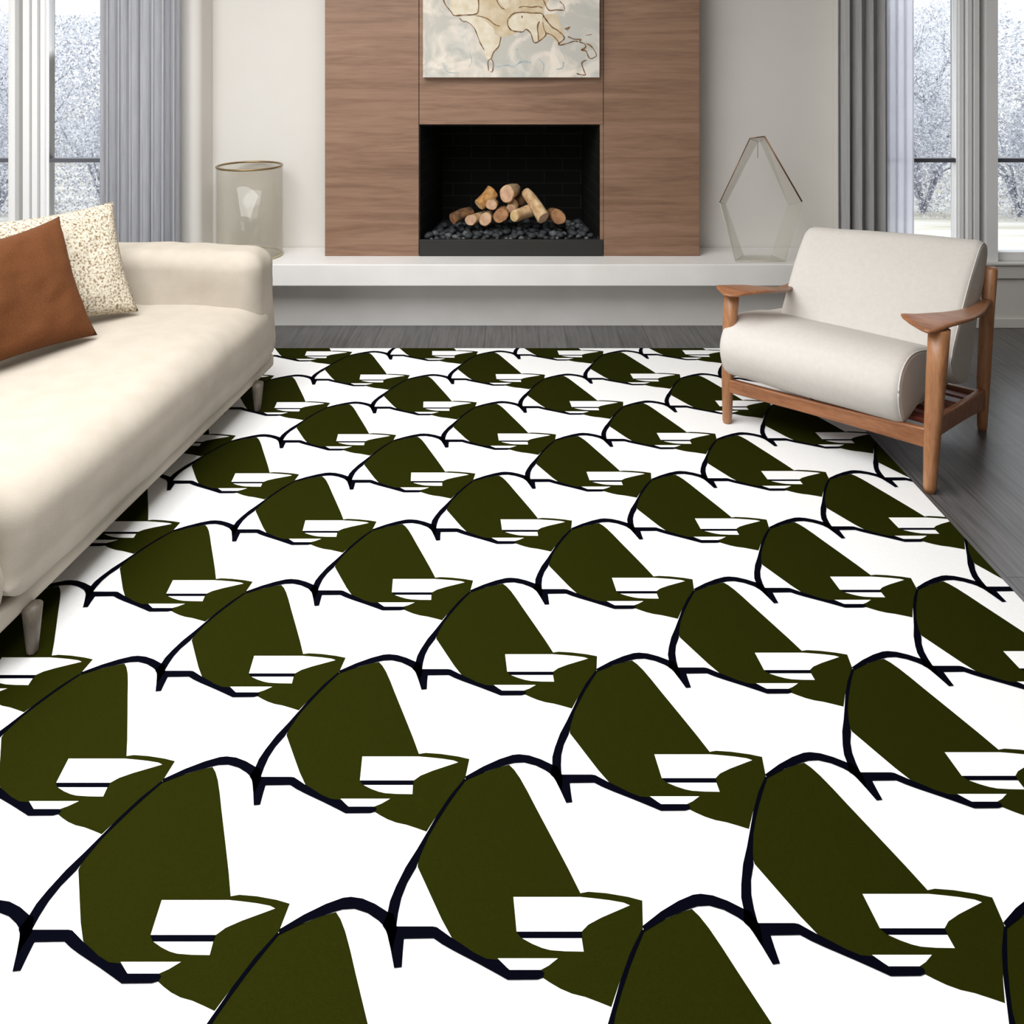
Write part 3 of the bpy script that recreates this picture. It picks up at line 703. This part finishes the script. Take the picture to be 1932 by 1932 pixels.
# ---------------------------------------------------------------- hurricane vase
YV = 4.56; vr = .172
v = thing('glass_vase', 'wide clear glass cylinder vase with a brass rim on the hearth bench', 'vase', (X_(471, YV), YV, ZH))
zt_ = Z_(313, YV)-ZH
n = 64
def ring(r, z): return [(r*math.cos(2*PI*j/n), r*math.sin(2*PI*j/n), z) for j in range(n)]
MB().loft([ring(vr-.002, .008), ring(vr, .02), ring(vr, zt_), ring(vr-.005, zt_), ring(vr-.005, .024), ring(vr-.007, .016)], 0, False).add(ring(vr-.007, .016), [tuple(range(n))]).add(ring(vr-.002, .008), [tuple(reversed(range(n)))]).obj('glass_body', M_glassV, v, smooth=True)
MB().tube(ring(vr-.0025, zt_), .0055, 10, closed=True).obj('brass_rim', M_gold, v, smooth=True)
M_foot = mat('pale_brass_foot', rgb(190, 182, 150), .3, .3)
MB().tube(ring(vr-.002, .006), .006, 10, closed=True).obj('foot_ring', M_foot, v, smooth=True)

# ---------------------------------------------------------------- hexagonal acrylic ornament
def hz_(zx, zy): return (1330+zx/6.9, 230+zy/6.9)
Yf, Yk = 4.415, 4.53
fr = [at(*hz_(*p), Yf) for p in ((585,215), (775,190), (1262,1035), (1040,1772), (400,1738), (192,1050))]
for p in (fr[3], fr[4]): p.z = ZH+.006
bk = [at(*hz_(*p), Yk) for p in ((688,250), (720,250), (1092,1080), (860,1640), (500,1640), (262,1070))]
for p in (bk[3], bk[4]): p.z = ZH+.006
orn = thing('glass_ornament', 'tall open hexagonal clear acrylic ornament with brass edges on the hearth bench', 'ornament', (X_(1435, Yf), (Yf+Yk)/2, ZH))
o0 = orn.location.copy()
cen = sum(fr, Vector())/6
for i in range(6):
    a, b, c, d = fr[i], fr[(i+1) % 6], bk[(i+1) % 6], bk[i]
    inn = [(cen-p).normalized()*.006 for p in (a, b, c, d)]
    mb = MB().hexa([p-o0 for p in (a, b, c, d)]+[p+q-o0 for p, q in zip((a, b, c, d), inn)])
    mb.obj('acrylic_panel', M_acryl, orn)
M_bronze = mat('bronze_edge', rgb(128, 98, 72), .35, .6)
for (i, j, r) in ((5, 0, .0026), (0, 1, .0032), (1, 2, .0042)):
    MB().tube([fr[i]-o0, fr[j]-o0], r, 8).obj('brass_edge', M_bronze, orn, smooth=True)
M_paleedge = glass('pale_edge', (.85, .84, .78, 1), .6, .45, (.85, .83, .74, 1))
for (i, j) in ((2, 3), (3, 4), (4, 5)):
    MB().tube([fr[i]-o0, fr[j]-o0], .0022, 8).obj('clear_edge', M_paleedge, orn, smooth=True)
MB().tube([bk[0]-o0, (bk[0]+Vector((0, 0, -.09)))-o0], .0014, 6).obj('thread', M_bronze, orn)

# ---------------------------------------------------------------- curtains
def curtain(name, x0, x1, Y, folds, amp, m, label, cat, zb=.012, ztp=2.72, seed=0, thick=.003):
    nx, nz = folds*14, 14; vs = []; rr = random.Random(seed); ph = [rr.uniform(-.5, .5) for _ in range(folds+2)]; am = [rr.uniform(.6, 1.2) for _ in range(folds+2)]
    for j in range(nz+1):
        t = j/nz; z = zb+(ztp-zb)*t
        for i in range(nx+1):
            q = i/nx*folds; k = int(q); fq = q-k
            a = am[k]*(1-fq)+am[min(k+1, folds+1)]*fq; p = ph[k]*(1-fq)+ph[min(k+1, folds+1)]*fq
            y = amp*a*math.sin(2*PI*q+p+.25*math.sin(3*t+k))*(.85+.3*(1-t))
            x = (x0+(x1-x0)*i/nx)+amp*.35*math.sin(4*PI*q+p)
            vs.append((x-(x0+x1)/2, y, z))
    mb = MB().add(vs, [(j*(nx+1)+i, j*(nx+1)+i+1, (j+1)*(nx+1)+i+1, (j+1)*(nx+1)+i) for j in range(nz) for i in range(nx)])
    o = mb.obj(name, m, smooth=True); o.location = ((x0+x1)/2, Y, 0)
    s = o.modifiers.new('thickness', 'SOLIDIFY'); s.thickness = thick; s.offset = 0
    return tag(o, label, cat)
Yc = 4.43
curtain('curtain', X_(190, Yc), X_(338, Yc), Yc, 7, .032, M_curtL, 'blue-grey floor-length curtain gathered beside the left window', 'curtain', seed=4)
curtain('curtain', X_(1582, Yc), X_(1672, Yc), Yc, 4, .03, M_curtR, 'darker grey floor-length curtain beside the right window', 'curtain', seed=8)
msh = bpy.data.materials.new('white_voile'); msh.use_nodes = True
nt = msh.node_tree; nt.nodes.remove(nt.nodes['Principled BSDF'])
d_ = nd(msh, 'ShaderNodeBsdfTranslucent'); d_.inputs[0].default_value = (.93, .94, 1, 1)
df_ = nd(msh, 'ShaderNodeBsdfDiffuse'); df_.inputs[0].default_value = (.93, .94, 1, 1)
tr_ = nd(msh, 'ShaderNodeBsdfTransparent'); m1 = nd(msh, 'ShaderNodeMixShader'); m2 = nd(msh, 'ShaderNodeMixShader')
m1.inputs[0].default_value = .45; m2.inputs[0].default_value = .35
nt.links.new(d_.outputs[0], m1.inputs[1]); nt.links.new(df_.outputs[0], m1.inputs[2]); nt.links.new(m1.outputs[0], m2.inputs[1]); nt.links.new(tr_.outputs[0], m2.inputs[2])
nt.links.new(m2.outputs[0], nt.nodes['Material Output'].inputs[0])
curtain('sheer_curtain', X_(1668, Yc), X_(1724, Yc+.04), Yc+.04, 4, .014, msh, 'thin white sheer curtain hanging between the darker grey curtain and the glass', 'curtain', seed=5, thick=.001)

# ---------------------------------------------------------------- garden
M_snow = noisy('pale_winter_lawn', rgb(206, 200, 182), rgb(246, 244, 238), scale=(.25, 1.6, 1), nscale=3, rough=.9)
struct(MB().box((-30, 4.95, -.5), (30, 45, -.42)).obj('ground', M_snow))
M_bark = noisy('frosted_bark', rgb(116, 118, 128), rgb(166, 168, 178), nscale=20, rough=.9)
M_leaf = [mat('frosted_leaf_a', rgb(176, 178, 186), .8), mat('frosted_leaf_b', rgb(222, 224, 230), .8), mat('frosted_leaf_c', rgb(240, 241, 246), .8)]
for m_ in M_leaf:
    nt_ = m_.node_tree; p_ = nt_.nodes['Principled BSDF']; c_ = p_.inputs['Base Color'].default_value
    t_ = nd(m_, 'ShaderNodeBsdfTranslucent'); t_.inputs[0].default_value = c_
    x_ = nd(m_, 'ShaderNodeMixShader'); x_.inputs[0].default_value = .5
    nt_.links.new(p_.outputs[0], x_.inputs[1]); nt_.links.new(t_.outputs[0], x_.inputs[2]); nt_.links.new(x_.outputs[0], nt_.nodes['Material Output'].inputs[0])
def tree(x, y, hgt, spread, seed, nleaf, label, density=1.0):
    t = thing('frosted_tree', label, 'tree', (x, y, -.43), 0, 'frosted trees in the garden'); rr = random.Random(seed)
    mb = MB(); tips = []
    def grow(p, d, L, r, lv):
        pts = [p.copy()]; rs_ = [r]; q = p.copy(); dd = d.copy(); n_ = 5
        for i in range(n_):
            dd = (dd+Vector((rr.uniform(-.28, .28), rr.uniform(-.28, .28), rr.uniform(-.05, .16)))).normalized()
            q = q+dd*L/n_; pts.append(q.copy()); rs_.append(r*(1-.55*(i+1)/n_))
            if lv >= 1: tips.append(q.copy())
        mb.tube(pts, rs_, 6 if lv == 0 else 4)
        if lv < 3:
            for k in range(5 if lv == 0 else 4):
                j = rr.randint(1 if lv == 0 else 2, n_); a = rr.uniform(0, 2*PI)
                nd_ = (dd*.5+Vector((math.cos(a)*.9, math.sin(a)*.9, rr.uniform(-.05, .7)))).normalized()
                grow(pts[j], nd_, L*rr.uniform(.5, .72), rs_[j]*.6, lv+1)
    grow(Vector((0, 0, 0)), Vector((rr.uniform(-.15, .15), 0, 1)), hgt*.45, .05+.012*hgt, 0)
    mb.obj('trunk', M_bark, t, merge=False)
    lf = MB()
    for _ in range(nleaf):
        c = rr.choice(tips)+Vector((rr.gauss(0, spread), rr.gauss(0, spread), rr.gauss(0, spread)))
        if c.z < .05: c.z = .05+rr.random()*.3
        s = rr.uniform(.008, .022); u = Vector((rr.gauss(0, 1), rr.gauss(0, 1), rr.gauss(0, 1))).normalized(); v_ = u.orthogonal().normalized()
        lf.add([c+u*s, c+v_*s*.6, c-u*s, c-v_*s*.6], [(0, 1, 2, 3)], rr.choice((0, 1, 1, 2, 2)))
    lf.obj('foliage', M_leaf, t, merge=False)
TR = [(-6.3, 11.0, 3.0, 11, 'frosted tree with a low forked trunk outside the left window'), (-5.1, 12.6, 3.6, 12, 'frosted tree standing nearest the curtain beyond the left window'), (-7.6, 12.2, 3.4, 13, 'frosted tree at the outer edge of the left window'),
      (5.2, 10.9, 2.9, 21, 'frosted tree behind the sheer curtain at the right window'), (6.2, 12.4, 3.4, 22, 'frosted tree with fine branches in the middle of the right window'), (7.5, 11.2, 3.0, 23, 'frosted tree seen through the outermost pane at the right edge')]
for (x, y, hh, sd, lb) in TR: tree(x, y, hh, .22, sd, 14000, lb)
# hedge behind
def hedge(x0, x1, y, seed, label):
    rr = random.Random(seed); lf = MB(); t = None
    for _ in range(30000):
        x = rr.uniform(x0, x1); z = rr.random()**1.15*(2.5+.5*noise.noise(Vector((x*.6, seed, 0)))); yy = rr.gauss(0, .3)
        c = Vector((x-(x0+x1)/2, yy, z)); s = rr.uniform(.015, .04); u = Vector((rr.gauss(0, 1), rr.gauss(0, 1), rr.gauss(0, 1))).normalized(); v_ = u.orthogonal().normalized()
        lf.add([c+u*s, c+v_*s*.6, c-u*s, c-v_*s*.6], [(0, 1, 2, 3)], rr.choice((0, 1, 1, 2)))
    o = lf.obj('frosted_hedge', M_leaf, merge=False); o.location = ((x0+x1)/2, y, -.42)
    tag(o, label, 'hedge')
def shrub(x, y, wd, hh, seed, label):
    rr = random.Random(seed); t = thing('frosted_shrub', label, 'shrub', (x, y, -.42), 0, 'frosted shrubs in the garden')
    st = MB()
    for k in range(9):
        a = rr.uniform(0, 2*PI); e = Vector((math.cos(a)*wd*.45, math.sin(a)*wd*.3, hh*rr.uniform(.6, .95)))
        st.tube([(0, 0, 0), e*.35+Vector((0, 0, hh*.15)), e*.7, e], [.02, .015, .010, .005], 5)
    st.obj('stem', M_bark, t, merge=False); lf = MB()
    for _ in range(7000):
        a = rr.uniform(0, 2*PI); q = rr.random()**.4; el = rr.uniform(0, PI/2)
        c = Vector((math.cos(a)*math.cos(el)*wd*.55*q, math.sin(a)*math.cos(el)*wd*.4*q, .02+math.sin(el)*hh*q))
        c += Vector((rr.gauss(0, .04), rr.gauss(0, .04), 0)); s = rr.uniform(.008, .022); u = Vector((rr.gauss(0, 1), rr.gauss(0, 1), rr.gauss(0, 1))).normalized(); v_ = u.orthogonal().normalized()
        lf.add([c+u*s, c+v_*s*.6, c-u*s, c-v_*s*.6], [(0, 1, 2, 3)], rr.choice((0, 0, 1, 1, 2)))
    lf.obj('foliage', M_leaf, t, merge=False)
shrub(-5.85, 9.6, 1.3, 1.15, 31, 'grey frosted shrub low in the left window near its post')
shrub(-4.75, 9.9, 1.2, 1.2, 32, 'grey frosted shrub low in the left window next to the curtain')
shrub(4.75, 9.8, 1.2, 1.25, 33, 'grey frosted shrub low behind the sheer curtain')
shrub(5.75, 9.6, 1.1, 1.2, 34, 'grey frosted shrub low in the main pane of the right window')
shrub(6.95, 10.6, 1.2, 1.1, 35, 'grey frosted shrub low in the outermost pane at the right edge')
hedge(-10.5, -5.5, 14.5, 1, 'pale frosted hedge far behind the trees in the left window')
hedge(5.5, 10.5, 14.5, 2, 'pale frosted hedge far behind the trees in the right window')
